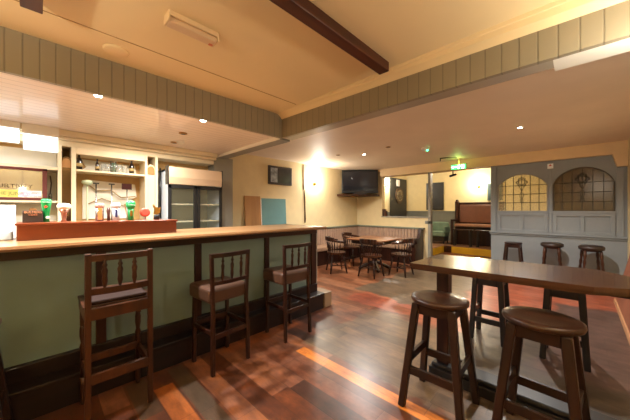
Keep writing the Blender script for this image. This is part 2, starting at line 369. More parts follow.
# ceilings
bm = B(); box(bm, -2.75, 2.6, -3.3, 2.21, ZU, ZU+.08); struct('ceiling', bm, UPCEIL)
bm = B(); box(bm, -5.4, .7, 2.36, YW+.15, ZL, ZL+.08); box(bm, .6, 2.6, 2.36, 3.3, ZL, ZL+.08); struct('ceiling', bm, LOWCEIL)
bm = B(); box(bm, -4.9, -2.78, -2.0, 2.2, ZB+.03, ZB+.1); struct('ceiling', bm, SLAT)
bm = B(); box(bm, -2.79, -2.75, -1.9, 2.19, ZB, ZU+.01); struct('trim_11', bm, FASC_Y)
bm = B(); box(bm, -2.75, 2.5, 2.19, 2.23, ZB, ZU+.01); struct('trim_12', bm, FASC_X)
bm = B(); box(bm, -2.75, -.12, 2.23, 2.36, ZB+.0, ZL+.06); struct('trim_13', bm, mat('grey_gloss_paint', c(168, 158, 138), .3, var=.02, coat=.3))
bm = B(); box(bm, -.12, 2.5, 2.23, 2.42, ZB, ZL+.06); struct('trim_13', bm, mat('white_gloss', c(238, 234, 220), .3, var=.01, coat=.3))  # right part of the beam underside in a whiter gloss
bm = B(); box(bm, -5.2, -2.79, 2.19, 2.36, ZB-.01, ZL+.06); struct('trim_14', bm, GREYP)
bm = B(); box(bm, -4.7, -2.79, 2.165, 2.19, ZB-.01, ZB+.045); struct('trim_15', bm, WHITE)
bm = B(); prism(bm, [(2.19, 2.56), (2.19, ZU), (2.115, ZU), (2.13, 2.625), (2.155, 2.59)], 0, -2.75, 2.5)
for v_ in bm.verts:
    if v_.co.z < ZU-.001: v_.co.z -= .03*(v_.co.x+1.1)/1.6*(1 if v_.co.z < 2.6 else .4)
bm.normal_update(); struct('trim_16', bm, UPCEIL)
bm = B(); box(bm, -2.353, -2.347, -3.1, 2.08, ZU-.003, ZU); struct('trim_17', bm, mat('ceiling_seam', c(170, 134, 84), .7))
bm = B(); box(bm, -4.85, -4.5, -1.8, 2.1, 2.20, 2.27, .01); box(bm, -4.85, -4.44, -1.8, 2.12, 2.27, 2.31, .012); box(bm, -4.85, -4.40, -1.8, 2.12, 2.31, 2.38, .01); struct('trim_18', bm, BACKB)
# ceiling timbers
bm = B(); box(bm, -1.22, -1.13, -2.9, 2.03, 2.57, ZU+.005, .006); tag(obj('ceiling_timber', bm, TIMBER), 'long dark timber running along the cream ceiling towards the boarded beam', 'beam')
bm = B(); box(bm, -2.22, 2.4, -.078, .012, 2.55, ZU+.005, .004); tag(obj('ceiling_timber', bm, TIMBERX), 'end of dark timber on the ceiling above the bar, upper left corner', 'beam')

# ------------------------------------------------------------------ bar front
bar_t = thing('pub_bar', 'sage green panelled bar front with dark posts and foot plinth', 'bar', (-2.8, .45, 0))
PO = [-1.45, -.45, .357, 1.143, 1.995, 2.83]
for a, b_ in zip(PO, PO[1:]):
    bm = B(); box(bm, -2.86, -2.81, a, b_, .30, 1.08); obj('panel', bm, SAGE, bar_t)
for k, p in enumerate(PO):
    bm = B(); w = .04 if k < 5 else .06; box(bm, -2.86, -2.785, p-w, p+w*.7, .28, 1.08, .006); obj('post', bm, DWOOD, bar_t)
bm = B(); box(bm, -2.86, -2.775, -1.5, 2.87, 1.075, 1.15, .006); obj('top_rail', bm, DWOODX, bar_t)
bm = B(); box(bm, -2.86, -2.77, -1.5, 2.875, .21, .335, .006); obj('skirting', bm, PLINTHW, bar_t)
bm = B(); box(bm, -3.0, -2.65, -1.5, 2.87, 0, .20); box(bm, -3.0, -2.63, -1.5, 2.88, .20, .225, .006); obj('plinth', bm, PLINTHW, bar_t)
bm = B(); box(bm, -2.86, -2.80, 2.872, 2.90, .225, 1.15); obj('end_panel', bm, GREYP, bar_t)
bm = B(); box(bm, -3.35, -2.87, 2.80, 2.87, 0, 1.15); obj('side_panel', bm, SAGE, bar_t)
bm = B(); box(bm, -2.9, -2.64, 2.89, 3.05, 0, .215, .01); tag(obj('stone_step', bm, mat('grey_brown_tile', c(150, 124, 96), .5)), 'small grey tiled block at the far foot of the bar', 'step')
bm = B(); box(bm, -3.45, -2.60, -1.6, 2.84, 1.15, 1.19, .008); prism(bm, [(-2.62, 1.152), (-2.575, 1.155), (-2.565, 1.17), (-2.575, 1.188), (-2.62, 1.19)], 1, -1.6, 2.85)
tag(obj('bar_counter', bm, PALEW), 'long pale worn wooden bar top with glossy edge', 'counter')
up = thing('bar_upstand', 'reddish varnished raised wooden ledge standing on the bar counter', 'counter ledge', (-3.05, .43, 1.19))
bm = B(); box(bm, -3.0, -2.95, -.12, .98, 1.19, 1.305); obj('front_board', bm, REDW, up)
bm = B(); box(bm, -3.25, -2.93, -.13, .99, 1.305, 1.322, .004); obj('top_board', bm, REDW, up)
bm = B(); box(bm, -3.25, -3.2, -.12, .98, 1.19, 1.305); obj('rear_board', bm, REDW, up)

# back bar unit
bb = thing('back_bar_shelving', 'cream painted back bar with shelf recess and slim mirrored pilasters', 'shelves', (-4.65, .3, 0))
bm = B(); box(bm, -4.78, -4.5, -1.8, 1.26, 0, .92); obj('lower_cabinet', bm, BACKB, bb)
bm = B(); box(bm, -4.78, -4.42, -1.8, 1.26, .92, .96, .005); obj('worktop', bm, DWOODX, bb)
for y0, y1 in ((.27, .315), (.15, .185)):
    bm = B(); box(bm, -4.78, -4.46, y0, y1, .96, 2.2, .004); obj('upright', bm, BACKB, bb)
for y0, y1 in ((1.06, 1.09), (1.19, 1.225)):
    bm = B(); box(bm, -4.78, -4.46, y0, y1, .96, 2.2, .004); obj('upright', bm, BACKB, bb)
for y0, y1, m_ in ((.185, .27, MIRR), (1.09, 1.19, BACKB)):
    bm = B(); a = (y1-y0)/2; pts = [(y0, .96), (y1, .96)]+[((y0+y1)/2+a*math.cos(PI*i/10), 2.02+a*1.3*math.sin(PI*i/10)) for i in range(11)]
    prism(bm, pts, 0, -4.55, -4.49); obj('mirror_strip', bm, m_, bb)
    bm = B(); prism(bm, [((y0+y1)/2+a*.9*math.cos(PI*i/10), 2.0+a*1.2*math.sin(PI*i/10)) for i in range(11)]+[(y0+a*.1, 1.94), (y1-a*.1, 1.94)][:2][::1], 0, -4.49, -4.48); obj('arch_cap', bm, PLY, bb)
bm = B(); box(bm, -4.78, -4.47, .315, 1.06, 1.905, 1.93, .003); obj('shelf', bm, BACKB, bb)
bm = B(); box(bm, -4.78, -4.47, -1.8, .15, 1.895, 1.93, .003); obj('shelf', bm, BACKB, bb)
bm = B(); box(bm, -4.78, -4.47, -1.8, .15, 1.505, 1.53, .003); obj('shelf', bm, BACKB, bb)
bm = B(); box(bm, -4.78, -4.47, .315, 1.06, 2.12, 2.2, .003); obj('rail', bm, BACKB, bb)
bm = B(); prism(bm, [(.36, 1.93), (.44, 2.0), (.38, 2.10), (1.0, 2.08), (1.02, 1.93)], 0, -4.779, -4.765); obj('pale_patch', bm, WHITE, bb)
bm = B(); prism(bm, [(.40, 1.30), (.40, 1.72), (.44, 1.83), (1.0, 1.80), (1.02, 1.62), (.86, 1.5), (.9, 1.3)], 0, -4.779, -4.765); obj('pale_patch', bm, WHITE, bb)
bm = B(); box(bm, -4.779, -4.76, -1.7, .148, 1.0, 2.16); obj('pale_back_panel', bm, WHITE, bb)
# cup hook / white papers, their overexposure put in as emission
for k, (y0, y1, z0, z1) in enumerate(((-.13, .15, 2.10, 2.27), (-.46, -.16, 2.16, 2.31))):
    o = thing('glowing_paper', ('white paper with added glow hanging under the bar ceiling beside the shelves', 'white paper with added glow under the bar ceiling cut by the left picture edge')[k], 'light', (-4.4, (y0+y1)/2, z0))
    bm = B(); box(bm, -4.46, -4.38, y0, y1, z0, z1, .008); obj('diffuser', bm, COOL, o)
    bm = B(); box(bm, -4.47, -4.37, y0-.008, y1+.008, z1, 2.38); obj('bracket', bm, WHITE, o)
# advertising mirror
am = thing('bar_mirror', 'dark framed advertising mirror with gold lettering behind the bar', 'mirror', (-4.5, -.2, 1.53))
bm = B(); box(bm, -4.50, -4.485, -.62, .03, 1.55, 1.87); obj('mirror_glass', bm, mat('pub_mirror', c(210, 215, 215), .05, .9, var=.01), am)
bm = B()
for q in ((-.66, .06, 1.87, 1.90), (-.66, .06, 1.532, 1.56)): box(bm, -4.51, -4.465, *q, .004)
for q in ((-.66, -.62), (.02, .06)): box(bm, -4.51, -4.465, *q, 1.532, 1.9, .004)
obj('frame', bm, mat('maroon_frame', c(96, 36, 32), .35), am)
bm = B(); box(bm, -4.485, -4.482, -.62, -.16, 1.562, 1.645); obj('label_band', bm, mat('yellow_band', c(226, 196, 96), .5), am)
bm = B(); box(bm, -4.485, -4.481, -.17, .015, 1.565, 1.64); obj('label_band', bm, PAPER, am)
bm = B(); path(bm, [(-4.48, -.115+.04*math.cos(i*PI/2), 1.6+.03*math.sin(i*PI/2)) for i in range(5)], .003, 5); path(bm, [(-4.48, -.115+.022*math.cos(i*PI/2), 1.6+.016*math.sin(i*PI/2)) for i in range(5)], .003, 5); obj('emblem', bm, mat('pink_ink', c(214, 150, 190), .5), am)
text('lettering', 'OLD COURTNEY', mat('gold_dark_ink', c(96, 74, 40), .4), am, (-4.481, -.33, 1.685), .062, FX, sx=1.15)
text('lettering', 'THE JUNE', mat('green_ink', c(90, 130, 60), .5), am, (-4.481, -.24, 1.603), .05, FX)
text('lettering', '2021', mat('red_ink', c(214, 70, 60), .5), am, (-4.48, -.035, 1.615), .036, FX)
text('lettering', 'on the bay', mat('black_ink', c(50, 46, 50), .5), am, (-4.48, -.035, 1.58), .022, FX)
# bottles and glasses on the shelf
def bottle(y, h, r, label, cat='bottle', m_=BOTTLE, x=-4.56, lab=LABEL):
    o = thing('beer_bottle', label, cat, (x, y, 1.93), 'bottles on the back bar shelf')
    bm = B(); lathe(bm, [(r*.9, 0), (r, .01), (r, h*.52), (r*.85, h*.6), (r*.38, h*.76), (r*.34, h*.97), (r*.4, h*.97), (r*.4, h)], (x, y, 1.93)); obj('glass_body', bm, m_, o)
    bm = B(); lathe(bm, [(r*1.03, h*.2), (r*1.03, h*.4)], (x, y, 1.93)); obj('paper_label', bm, lab, o)
    return o
bottle(.35, .215, .034, 'largest dark bottle at the left end of the back bar shelf')
bottle(.532, .165, .022, 'small dark bottle with pale label left of the wire candle holder')
bottle(.915, .205, .03, 'dark bottle with gold label at the right end of the shelf')
ch = thing('wire_holder', 'grey wire cage holder with green glass on the bar shelf', 'holder', (-4.56, .705, 1.93))
bm = B()
for k in range(8): cyl(bm, (-4.56+.034*math.cos(k*PI/4), .705+.034*math.sin(k*PI/4), 1.93), (-4.56+.034*math.cos(k*PI/4), .705+.034*math.sin(k*PI/4), 2.08), .003, seg=6)
for zz in (1.933, 2.0, 2.08): path(bm, [(-4.56+.034*math.cos(k*PI/8), .705+.034*math.sin(k*PI/8), zz) for k in range(17)], .003, 5)
obj('cage', bm, STEEL, ch)
bm = B(); lathe(bm, [(.026, 0), (.026, .13)], (-4.56, .705, 1.932)); obj('glass', bm, mat('green_tint_glass', c(110, 130, 110), .1), ch)
for y, lb in ((.595, 'clear beer glass next to the small dark bottle on the shelf'), (.64, 'clear beer glass against the wire cage holder'), (.77, 'clear glass just right of the wire cage holder'), (.83, 'clear glass nearest the right end bottle')):
    bm = B(); lathe(bm, [(.02, 0), (.024, .003), (.03, .11), (.028, .11), (.02, .006)], (-4.56, y, 1.93)); tag(obj('beer_glass', bm, CLEARG), lb, 'glass', 'glasses on the back bar shelf')
# brown board, brackets, pipes behind the taps
sg = thing('small_board_sign', 'small brown rectangular board on a stalk behind the taps', 'sign', (-4.5, .9, .96))
bm = B(); box(bm, -4.51, -4.50, .79, .905, 1.705, 1.785); obj('board', bm, BROWNB, sg)
bm = B(); cyl(bm, (-4.505, .85, .96), (-4.505, .85, 1.71), .006); obj('stalk', bm, STEEL, sg)
for y, lb in ((.50, 'thin steel shelf hook standing left of two behind the taps'), (.665, 'thin steel T-shaped hook left of the brown board')):
    o = thing('steel_hook', lb, 'hook', (-4.52, y+.015, .96), 'steel hooks behind the taps')
    bm = B(); cyl(bm, (-4.52, y+.015, .96), (-4.52, y+.015, 1.76), .007); obj('stem', bm, STEEL, o)
    bm = B(); box(bm, -4.54, -4.50, y-.015, y+.045, 1.76, 1.775); obj('cross_bar', bm, BLACK, o)
bm = B(); path(bm, [(-4.75, .42, 1.80), (-4.74, .55, 1.68), (-4.73, .70, 1.70), (-4.73, .82, 1.60), (-4.73, 1.0, 1.62)], .008); path(bm, [(-4.75, .45, 1.5), (-4.74, .6, 1.58), (-4.74, .8, 1.5), (-4.74, 1.0, 1.42)], .006)
tag(obj('beer_pipe', bm, mat('tan_pipe', c(180, 150, 100), .4)), 'tan beer hoses looping over the wall behind the taps', 'hose')
bm = B(); lathe(bm, [(.03, 0), (.058, .03), (.052, .06), (.015, .07)], (-4.56, .43, 1.74)); cyl(bm, (-4.56, .43, .96), (-4.56, .43, 1.75), .01); tag(obj('glass_washer_lamp', bm, mat('pale_green_glass', c(196, 206, 170), .3)), 'pale green glass shade on a stem beside the left pilaster', 'lamp')

# taps on the upstand (top z 1.322)
ZT = 1.322; XT = -3.1
t = thing('beer_cooler_box', 'black box tap with copper coloured lettering on the raised ledge', 'beer tap', (XT, -.037, ZT), 'beer taps on the raised ledge')
bm = B(); box(bm, XT-.05, XT+.03, -.095, .018, ZT, 1.415, .004); obj('body', bm, mat('tap_black', c(46, 34, 30), .4), t)
bm = B(); prism(bm, [(-.062, 1.415), (-.015, 1.415), (-.02, 1.43), (-.04, 1.437), (-.058, 1.43)], 0, XT-.03, XT+.02); obj('crest', bm, mat('tap_crest', c(130, 90, 50), .4), t)
text('lettering', 'BULMERS', mat('copper_ink', c(224, 160, 120), .5), t, (XT+.032, -.038, 1.402), .024, FX)
text('lettering', 'CIDER', mat('copper_ink_dim', c(210, 130, 90), .5), t, (XT+.032, -.038, 1.382), .018, FX)
t = thing('lager_tap', 'tall green tap with a red star on the raised ledge', 'beer tap', (XT-.03, .03, ZT), 'beer taps on the raised ledge')
bm = B(); lathe(bm, [(.022, 0), (.018, .03), (.022, .08), (.03, .14), (.033, .175), (.026, .187), (.01, .19)], (XT-.03, .036, ZT), seg=20); obj('body', bm, GREEN, t)
bm = B()
st = [((.014 if i % 2 == 0 else .006)*math.sin(i*PI/5), (.014 if i % 2 == 0 else .006)*math.cos(i*PI/5)) for i in range(10)]
prism(bm, [(.034+a, 1.447+b_) for a, b_ in st], 0, XT-.03+.02, XT-.03+.036); obj('star', bm, mat('red_star', c(226, 60, 40), .5), t)
text('lettering', 'Heineken', PAPER, t, (XT+.003, .036, 1.485), .013, FX)
bm = B(); lathe(bm, [(.012, 0), (.012, .008)], (XT-.012, .044, 1.36), (XT+.1, .044, 1.36)); obj('badge', bm, PAPER, t)
def tap(y, h, prof, label, m_, head=None, hm=None, name='beer_tap'):
    t = thing(name, label, 'beer tap', (XT, y, ZT), 'beer taps on the raised ledge')
    bm = B(); lathe(bm, prof, (XT, y, ZT), seg=20); obj('column', bm, m_, t)
    if head: bm = B(); head(bm, XT, y, ZT); obj('head', bm, hm, t)
    return t
tap(.142, .15, [(.02, 0), (.014, .02), (.02, .07), (.034, .1)], 'white bowl topped tap with bronze stem left of the pilaster', mat('bronze_stem', c(170, 120, 100), .3, .6), lambda b, x, y, z: lathe(b, [(.03, .095), (.045, .12), (.046, .135), (.035, .15), (.01, .153)], (x, y, z)), WHITE)
t = tap(.378, .16, [(.03, 0), (.03, .125)], 'round silver tap with copper front strip', STEEL, lambda b, x, y, z: lathe(b, [(.032, .12), (.037, .128), (.037, .145), (.028, .158), (.005, .16)], (x, y, z)), mat('pewter_pink', c(206, 170, 160), .3, .5))
bm = B(); box(bm, XT+.024, XT+.034, .362, .394, ZT+.01, ZT+.118, .003); obj('front_strip', bm, mat('copper_strip', c(214, 150, 90), .35, .4), t)
tap(.443, .12, [(.013, 0), (.011, .05), (.016, .09), (.01, .12)], 'slim dark tap handle between the two silver taps', mat('tap_maroon', c(96, 60, 52), .4))
t = tap(.497, .17, [(.03, 0), (.03, .12)], 'silver tap with blue lens and white domed top', mat('pale_blue_white', c(206, 220, 230), .25), lambda b, x, y, z: lathe(b, [(.03, .115), (.04, .128), (.04, .145), (.03, .165), (.005, .17)], (x, y, z)), mat('dome_grey', c(206, 206, 210), .25, .3))
bm = B(); box(bm, XT+.024, XT+.033, .488, .506, ZT+.03, ZT+.1, .003); obj('lens', bm, mat('tap_dark_blue', c(50, 50, 90), .3), t)
t = tap(.615, .19, [(.026, 0), (.023, .05), (.026, .11)], 'green and silver tap with rounded green badge', GREEN, lambda b, x, y, z: lathe(b, [(.026, .11), (.038, .13), (.041, .155), (.034, .18), (.01, .19)], (x, y, z)), GREEN)
text('lettering', 'Carlsberg', PAPER, t, (XT+.043, .615, ZT+.148), .014, FX)
bm = B(); box(bm, XT+.022, XT+.03, .604, .626, ZT+.04, ZT+.095, .003); obj('badge', bm, BRASS, t)
tap(.735, .12, [(.012, 0), (.012, .05)], 'small tap with round red button head', STEEL, lambda b, x, y, z: lathe(b, [(.03, 0), (.045, .008), (.045, .024), (.03, .032)], (x-.015, y, z+.075), (x+1, y, z+.075), 24), RED)
t = tap(.838, .16, [(.028, 0), (.028, .045), (.02, .05)], 'black based tap with golden harp head at the ledge end', BLACK, lambda b, x, y, z: prism(b, [(y-.025, z+.055), (y+.01, z+.05), (y+.03, z+.075), (y+.035, z+.13), (y+.02, z+.12), (y-.01, z+.13), (y-.03, z+.155), (y-.034, z+.14), (y-.02, z+.11)], 0, x-.012, x+.012), BRASS)
# clutter behind the counter, far left
bm = B(); box(bm, -3.3, -3.1, -.42, -.15, 1.192, 1.255, .006); tag(obj('till_tray', bm, mat('pale_blue_tray', c(190, 205, 214), .4)), 'pale plastic tray on the counter left of the raised ledge', 'tray')
bm = B(); box(bm, -3.32, -3.31, -.36, -.14, 1.19, 1.46); tag(obj('paper_notice', bm, PAPER), 'white paper notice standing behind the pale tray', 'paper')
wp = thing('hanging_opener', 'small metal opener hanging on the pale back bar panel', 'opener', (-4.755, .06, 1.55))
bm = B(); path(bm, [(-4.757, .09, 1.85), (-4.757, .10, 1.76), (-4.757, .09, 1.62)], .006); obj('cord', bm, PIPE, wp)
bm = B(); lathe(bm, [(.006, 0), (.02, .02), (.02, .06), (.008, .08)], (-4.745, .09, 1.55)); obj('opener', bm, STEEL, wp)
# fridge
fg = thing('drinks_fridge', 'tall empty double glass door drinks fridge with beige header', 'fridge', (-4.5, 1.7, 0))
F0, F1 = 1.285, 2.115
bm = B(); box(bm, -4.77, -4.24, F0, F0+.03, 0, 2.02); box(bm, -4.77, -4.24, F1-.03, F1, 0, 2.02); box(bm, -4.77, -4.74, F0, F1, 0, 2.02); box(bm, -4.77, -4.24, F0, F1, 1.99, 2.02); box(bm, -4.77, -4.24, F0, F1, 0, .3); obj('cabinet', bm, FRW, fg)
bm = B(); prism(bm, [(-4.30, 1.82), (-4.22, 1.80), (-4.205, 1.9), (-4.22, 2.05), (-4.30, 2.06)], 1, F0+.015, F1-.015); obj('header_panel', bm, FRH, fg)
for a in (F0-.003, F1-.015):
    bm = B(); box(bm, -4.32, -4.215, a, a+.018, 1.79, 2.065, .004); obj('header_end_cap', bm, BLACK, fg)
bm = B(); box(bm, -4.735, -4.73, F0+.03, F1-.03, .3, 1.99); obj('lining', bm, FRIN, fg)
ym = (F0+F1)/2
for a, b_ in ((F0+.005, ym-.004), (ym+.004, F1-.005)):
    bm = B(); w = .045
    box(bm, -4.25, -4.215, a, a+w, .32, 1.79, .004); box(bm, -4.25, -4.215, b_-w, b_, .32, 1.79, .004); box(bm, -4.25, -4.215, a, b_, 1.74, 1.79, .004); box(bm, -4.25, -4.215, a, b_, .32, .38, .004)
    d = obj('door', bm, BLACK, fg)
    bm = B(); box(bm, -4.236, -4.230, a+w, b_-w, .38, 1.74); obj('door_glass', bm, GLS, d)
for zz in (.65, .95, 1.24, 1.5):
    bm = B(); box(bm, -4.72, -4.27, F0+.04, F1-.04, zz, zz+.012); box(bm, -4.275, -4.262, F0+.04, F1-.04, zz-.005, zz+.016, .002); obj('shelf', bm, FRIN, fg)
bm = B(); cyl(bm, (-4.5, 1.268, 2.05), (-4.5, 1.268, 1.3), .012); tag(obj('black_pole', bm, BLACK), 'thin black pole standing between pilaster and fridge', 'pole')

# ------------------------------------------------------------------ left wall beyond the bar
lc = thing('wall_ledge', 'dark timber ledge cabinet on the left wall behind the bar end', 'cabinet', (-5.1, 3.6, 0))
bm = B(); box(bm, XL, -4.96, 2.5, 4.55, 0, .985); obj('body', bm, GREYP, lc)
bm = B(); box(bm, XL, -4.93, 2.5, 4.6, .985, 1.015, .005); obj('top', bm, DWOODX, lc)
bm = B(); prism(bm, [(-5.16, 1.016), (-5.13, 1.016), (-5.185, 1.73), (-5.205, 1.73)], 1, 3.10, 3.505); 
tag(obj('plywood_board', bm, PLY), 'bare plywood board leaning on the left wall ledge', 'board')
tb = thing('teal_board', 'teal painted noticeboard leaning beside the plywood board', 'board', (-5.15, 3.85, 1.016))
bm = B(); prism(bm, [(-5.175, 1.016), (-5.155, 1.016), (-5.19, 1.69), (-5.207, 1.69)], 1, 3.55, 4.25); obj('panel', bm, TEAL, tb)
bm = B(); bar(bm, (-5.15, 3.525, 1.018), (-5.188, 3.525, 1.66), .014, .02); obj('edge', bm, PAPER, tb)
pf = thing('wall_picture', 'dark framed picture high on the left wall above the teal board', 'picture', (XL+.02, 4.08, 2.03))
bm = B(); box(bm, XL+.001, XL+.03, 3.73, 4.45, 2.03, 2.47, .006); obj('frame', bm, mat('dark_brown_frame', c(56, 38, 32), .4), pf)
bm = B(); box(bm, XL+.028, XL+.034, 3.78, 4.41, 2.07, 2.43); obj('print', bm, mat('dark_faded_print', c(72, 70, 72), .2, var=.2, scale=4), pf)
bm = B(); box(bm, XL+.033, XL+.036, 3.79, 3.99, 2.08, 2.42); obj('pale_print', bm, mat('pale_print', c(170, 175, 180), .3, var=.35, scale=9), pf)
bm = B(); path(bm, [(XL+.01, 4.86, 2.62), (XL+.01, 4.87, 1.95)], .012); lathe(bm, [(.014, 0), (.04, .2), (.035, .45), (.05, .75), (.03, .87)], (XL+.004, 4.9, 1.95), (XL+.004, 4.92, 1.0), 8, .3)
tag(obj('wall_cable', bm, PIPE), 'brown cable with torn plaster running down the left wall', 'cable')
def sconce(loc, nrm, label, energy, grp='wall lights'):
    x, y, z = loc; t = thing('wall_light', label, 'wall light', loc, grp)
    nx, ny = nrm
    bm = B(); lathe(bm, [(.05, 0), (.05, .012), (.03, .02)], (x, y, z-.03), (x+nx, y+ny, z-.03)); cyl(bm, (x, y, z-.03), (x+nx*.08, y+ny*.08, z-.03), .01); cyl(bm, (x+nx*.08, y+ny*.08, z-.06), (x+nx*.08, y+ny*.08, z+.01), .02); obj('bracket', bm, BRASS, t)
    bm = B(); lathe(bm, [(.022, 0), (.034, .03), (.036, .06), (.026, .10), (.008, .115)], (x+nx*.08, y+ny*.08, z+.012)); obj('lamp_shade', bm, WARM, t)
    ld = bpy.data.lights.new('bulb', 'POINT'); ld.energy = energy; ld.color = (1, .95, .86); ld.shadow_soft_size = .09
    lo = bpy.data.objects.new('bulb', ld); C.objects.link(lo); lo.parent = t; lo.location = (nx*.2, ny*.2, .06)
    return t
sconce((XL, 5.27, 2.16), (1, 0), 'glowing wall light on the left wall beside the corner television', 26)
sconce((-5.4, 9.45, 2.40), (1, 0), 'glowing wall light left of the dartboard in the far room', 25)
sconce((-2.62, 11.2, 2.30), (0, -1), 'glowing wall light high above the red brown settle', 24)
# TV in corner
tv = thing('corner_television', 'flat black television mounted in the corner above a wooden shelf', 'television', (-4.93, 6.9, 1.88))
def rotz(bm, cx, cy, a): bmesh.ops.rotate(bm, verts=bm.verts, cent=(cx, cy, 0), matrix=Matrix.Rotation(a, 3, 'Z'))
TA = math.radians(40)
def tvb(*a, **k):
    bm = B(); box(bm, *a, **k); rotz(bm, 0, 0, TA); bmesh.ops.translate(bm, verts=bm.verts, vec=(-4.76, 6.79, 0)); return bm
obj('casing', tvb(-.54, .54, -.04, .05, 1.93, 2.63, bev=.01), BLACK, tv)
obj('screen', tvb(-.50, .50, -.046, -.038, 2.00, 2.57), SCREEN, tv)
obj('back_cover', tvb(-.22, .22, .05, .17, 2.03, 2.5), BLACK, tv)
obj('stand', tvb(-.2, .2, -.03, .04, 1.892, 1.93), BLACK, tv)
bm = B(); prism(bm, [(XL, 6.25), (XL, YW), (-4.38, YW), (-4.36, 7.1), (-5.0, 6.25)], 2, 1.84, 1.89); tag(obj('corner_shelf', bm, MWOOD), 'brown wooden corner shelf beneath the television', 'shelf')

# ------------------------------------------------------------------ banquette
bq = thing('corner_banquette', 'L-shaped brown banquette seat around the corner under the television', 'bench seat', (-4.8, 6.6, 0))
bm = B(); box(bm, XL, -4.72, 3.6, YW, 0, .36); box(bm, -4.72, -3.12, 6.80, YW, 0, .36); obj('base', bm, DWOOD, bq)
bm = B(); box(bm, XL+.1, -4.68, 3.6, YW-.1, .36, .47, .03, 3); obj('seat', bm, BSEAT, bq)
bm = B(); box(bm, -4.68, -3.12, 6.76, YW-.1, .36, .47, .03, 3); obj('seat', bm, BSEAT, bq)
bm = B()
for k in range(36): box(bm, XL+.02, XL+.12, 3.6+k*.1, 3.697+k*.1, .45, .9, .025, 2)
obj('backrest', bm, BANQ, bq)
bm = B()
for k in range(21): box(bm, XL+.08+k*.095, XL+.172+k*.095, YW-.12, YW-.02, .45, .9, .025, 2)
obj('backrest', bm, BANQ, bq)
bm = B(); box(bm, XL, XL+.14, 3.6, YW, .90, .94, .006); box(bm, XL, -2.98, YW-.14, YW, .90, .94, .006); obj('top_rail', bm, mat('grey_green_rail', c(120, 124, 106), .5), bq)
bm = B()
pr = [(6.74, 0), (YW-.01, 0), (YW-.01, .93), (7.14, .93), (7.08, .78), (7.0, .66), (6.85, .68), (6.72, .64), (6.68, .52), (6.74, .44)]
prism(bm, pr, 0, -3.10, -3.02); obj('end_panel', bm, DWOOD, bq)
bm = B(); lathe(bm, [(.075, 0), (.075, .1)], (-3.11, 6.77, .58), (-3.0, 6.77, .58), 18); lathe(bm, [(.045, 0), (.045, .03)], (-3.0, 6.77, .58), (-2.9, 6.77, .58), 18); obj('arm_scroll', bm, DWOOD, bq)

# small round tavern table
ct = thing('tavern_table', 'square dark wooden pub table in front of the corner banquette', 'table', (-3.5, 5.6, 0))
bm = B(); box(bm, -3.98, -3.05, 5.12, 6.08, .715, .745, .01); obj('tabletop', bm, wood('tavern_table_top', c(150, 96, 62), c(112, 66, 40), 0, .3), ct)
bm = B(); box(bm, -3.88, -3.15, 5.22, 5.98, .63, .715); obj('apron', bm, DWOOD, ct)
bm = B(); lathe(bm, [(.06, 0), (.06, .05), (.04, .12), (.065, .2), (.075, .35), (.045, .48), (.06, .6), (.07, .63)], (-3.5, 5.6, 0.04)); obj('pedestal', bm, DWOOD, ct)
for a in range(4):
    bm = B(); dx_, dy_ = math.cos(a*PI/2+PI/4), math.sin(a*PI/2+PI/4); bar(bm, (-3.5+dx_*.03, 5.6+dy_*.03, .2), (-3.5+dx_*.38, 5.6+dy_*.38, .03), .06, .06); obj('foot', bm, DWOOD, ct)
# captain chairs (front = +y local)
def captain():
    t = thing('captain_chair', 'x', 'chair', (0, 0, 0), 'spindle chairs around the tavern table')
    bm = B(); pts = [(.22*math.cos(a*PI/12)*1.02, .21*math.sin(a*PI/12)) for a in range(24)]
    prism(bm, pts, 2, .43, .465); obj('seat', bm, MWOOD, t, False)
    for sx in (-1, 1):
        for sy in (-1, 1):
            bm = B(); lathe(bm, [(.014, 0), (.02, .1), (.024, .2), (.016, .24), (.022, .3), (.015, .45)], (sx*.2, sy*.19, 0), (sx*.13, sy*.12, .44), 10); obj('leg', bm, DWOOD, t, False)
    bm = B(); cyl(bm, (-.175, -.16, .18), (-.175, .16, .18), .011); cyl(bm, (.175, -.16, .18), (.175, .16, .18), .011); cyl(bm, (-.175, 0, .18), (.175, 0, .18), .011); obj('stretcher', bm, DWOOD, t, False)
    bm = B(); n = 14; A = [(-.25*math.cos(PI*i/n), .10-.34*math.sin(PI*i/n), .70+.05*math.sin(PI*i/n)) for i in range(n+1)]
    for p, q in zip(A, A[1:]): bar(bm, p, q, .035, .05, roll=(0, 0, 1))
    for p, q in zip(A[3:11], A[4:12]): bar(bm, (p[0], p[1], p[2]+.04), (q[0], q[1], q[2]+.04), .05, .06, roll=(0, 0, 1))
    obj('arm_bow', bm, MWOOD, t, False)
    for i in range(1, n):
        p = A[i]; bm = B(); lathe(bm, [(.007, 0), (.008, .08), (.014, .12), (.008, .16), (.007, .24)], (p[0]*.78, p[1]*.76, .46), p, 8); obj('spindle', bm, DWOOD, t, False)
    return t
cap = captain()
cap.location = (-3.2, 4.98, 0); cap['label'] = 'spindle back chair nearest the camera, its back turned, at the tavern table'
dup(cap, (-4.0, 4.78, 0), -.6, 'spindle back chair at the left side of the tavern table, nearest the bar')
dup(cap, (-2.80, 5.55, 0), 1.6, 'spindle back chair at the right side of the tavern table by the banquette end')
dup(cap, (-4.3, 5.75, 0), -1.5, 'spindle back chair behind the tavern table, hidden mostly by the table')

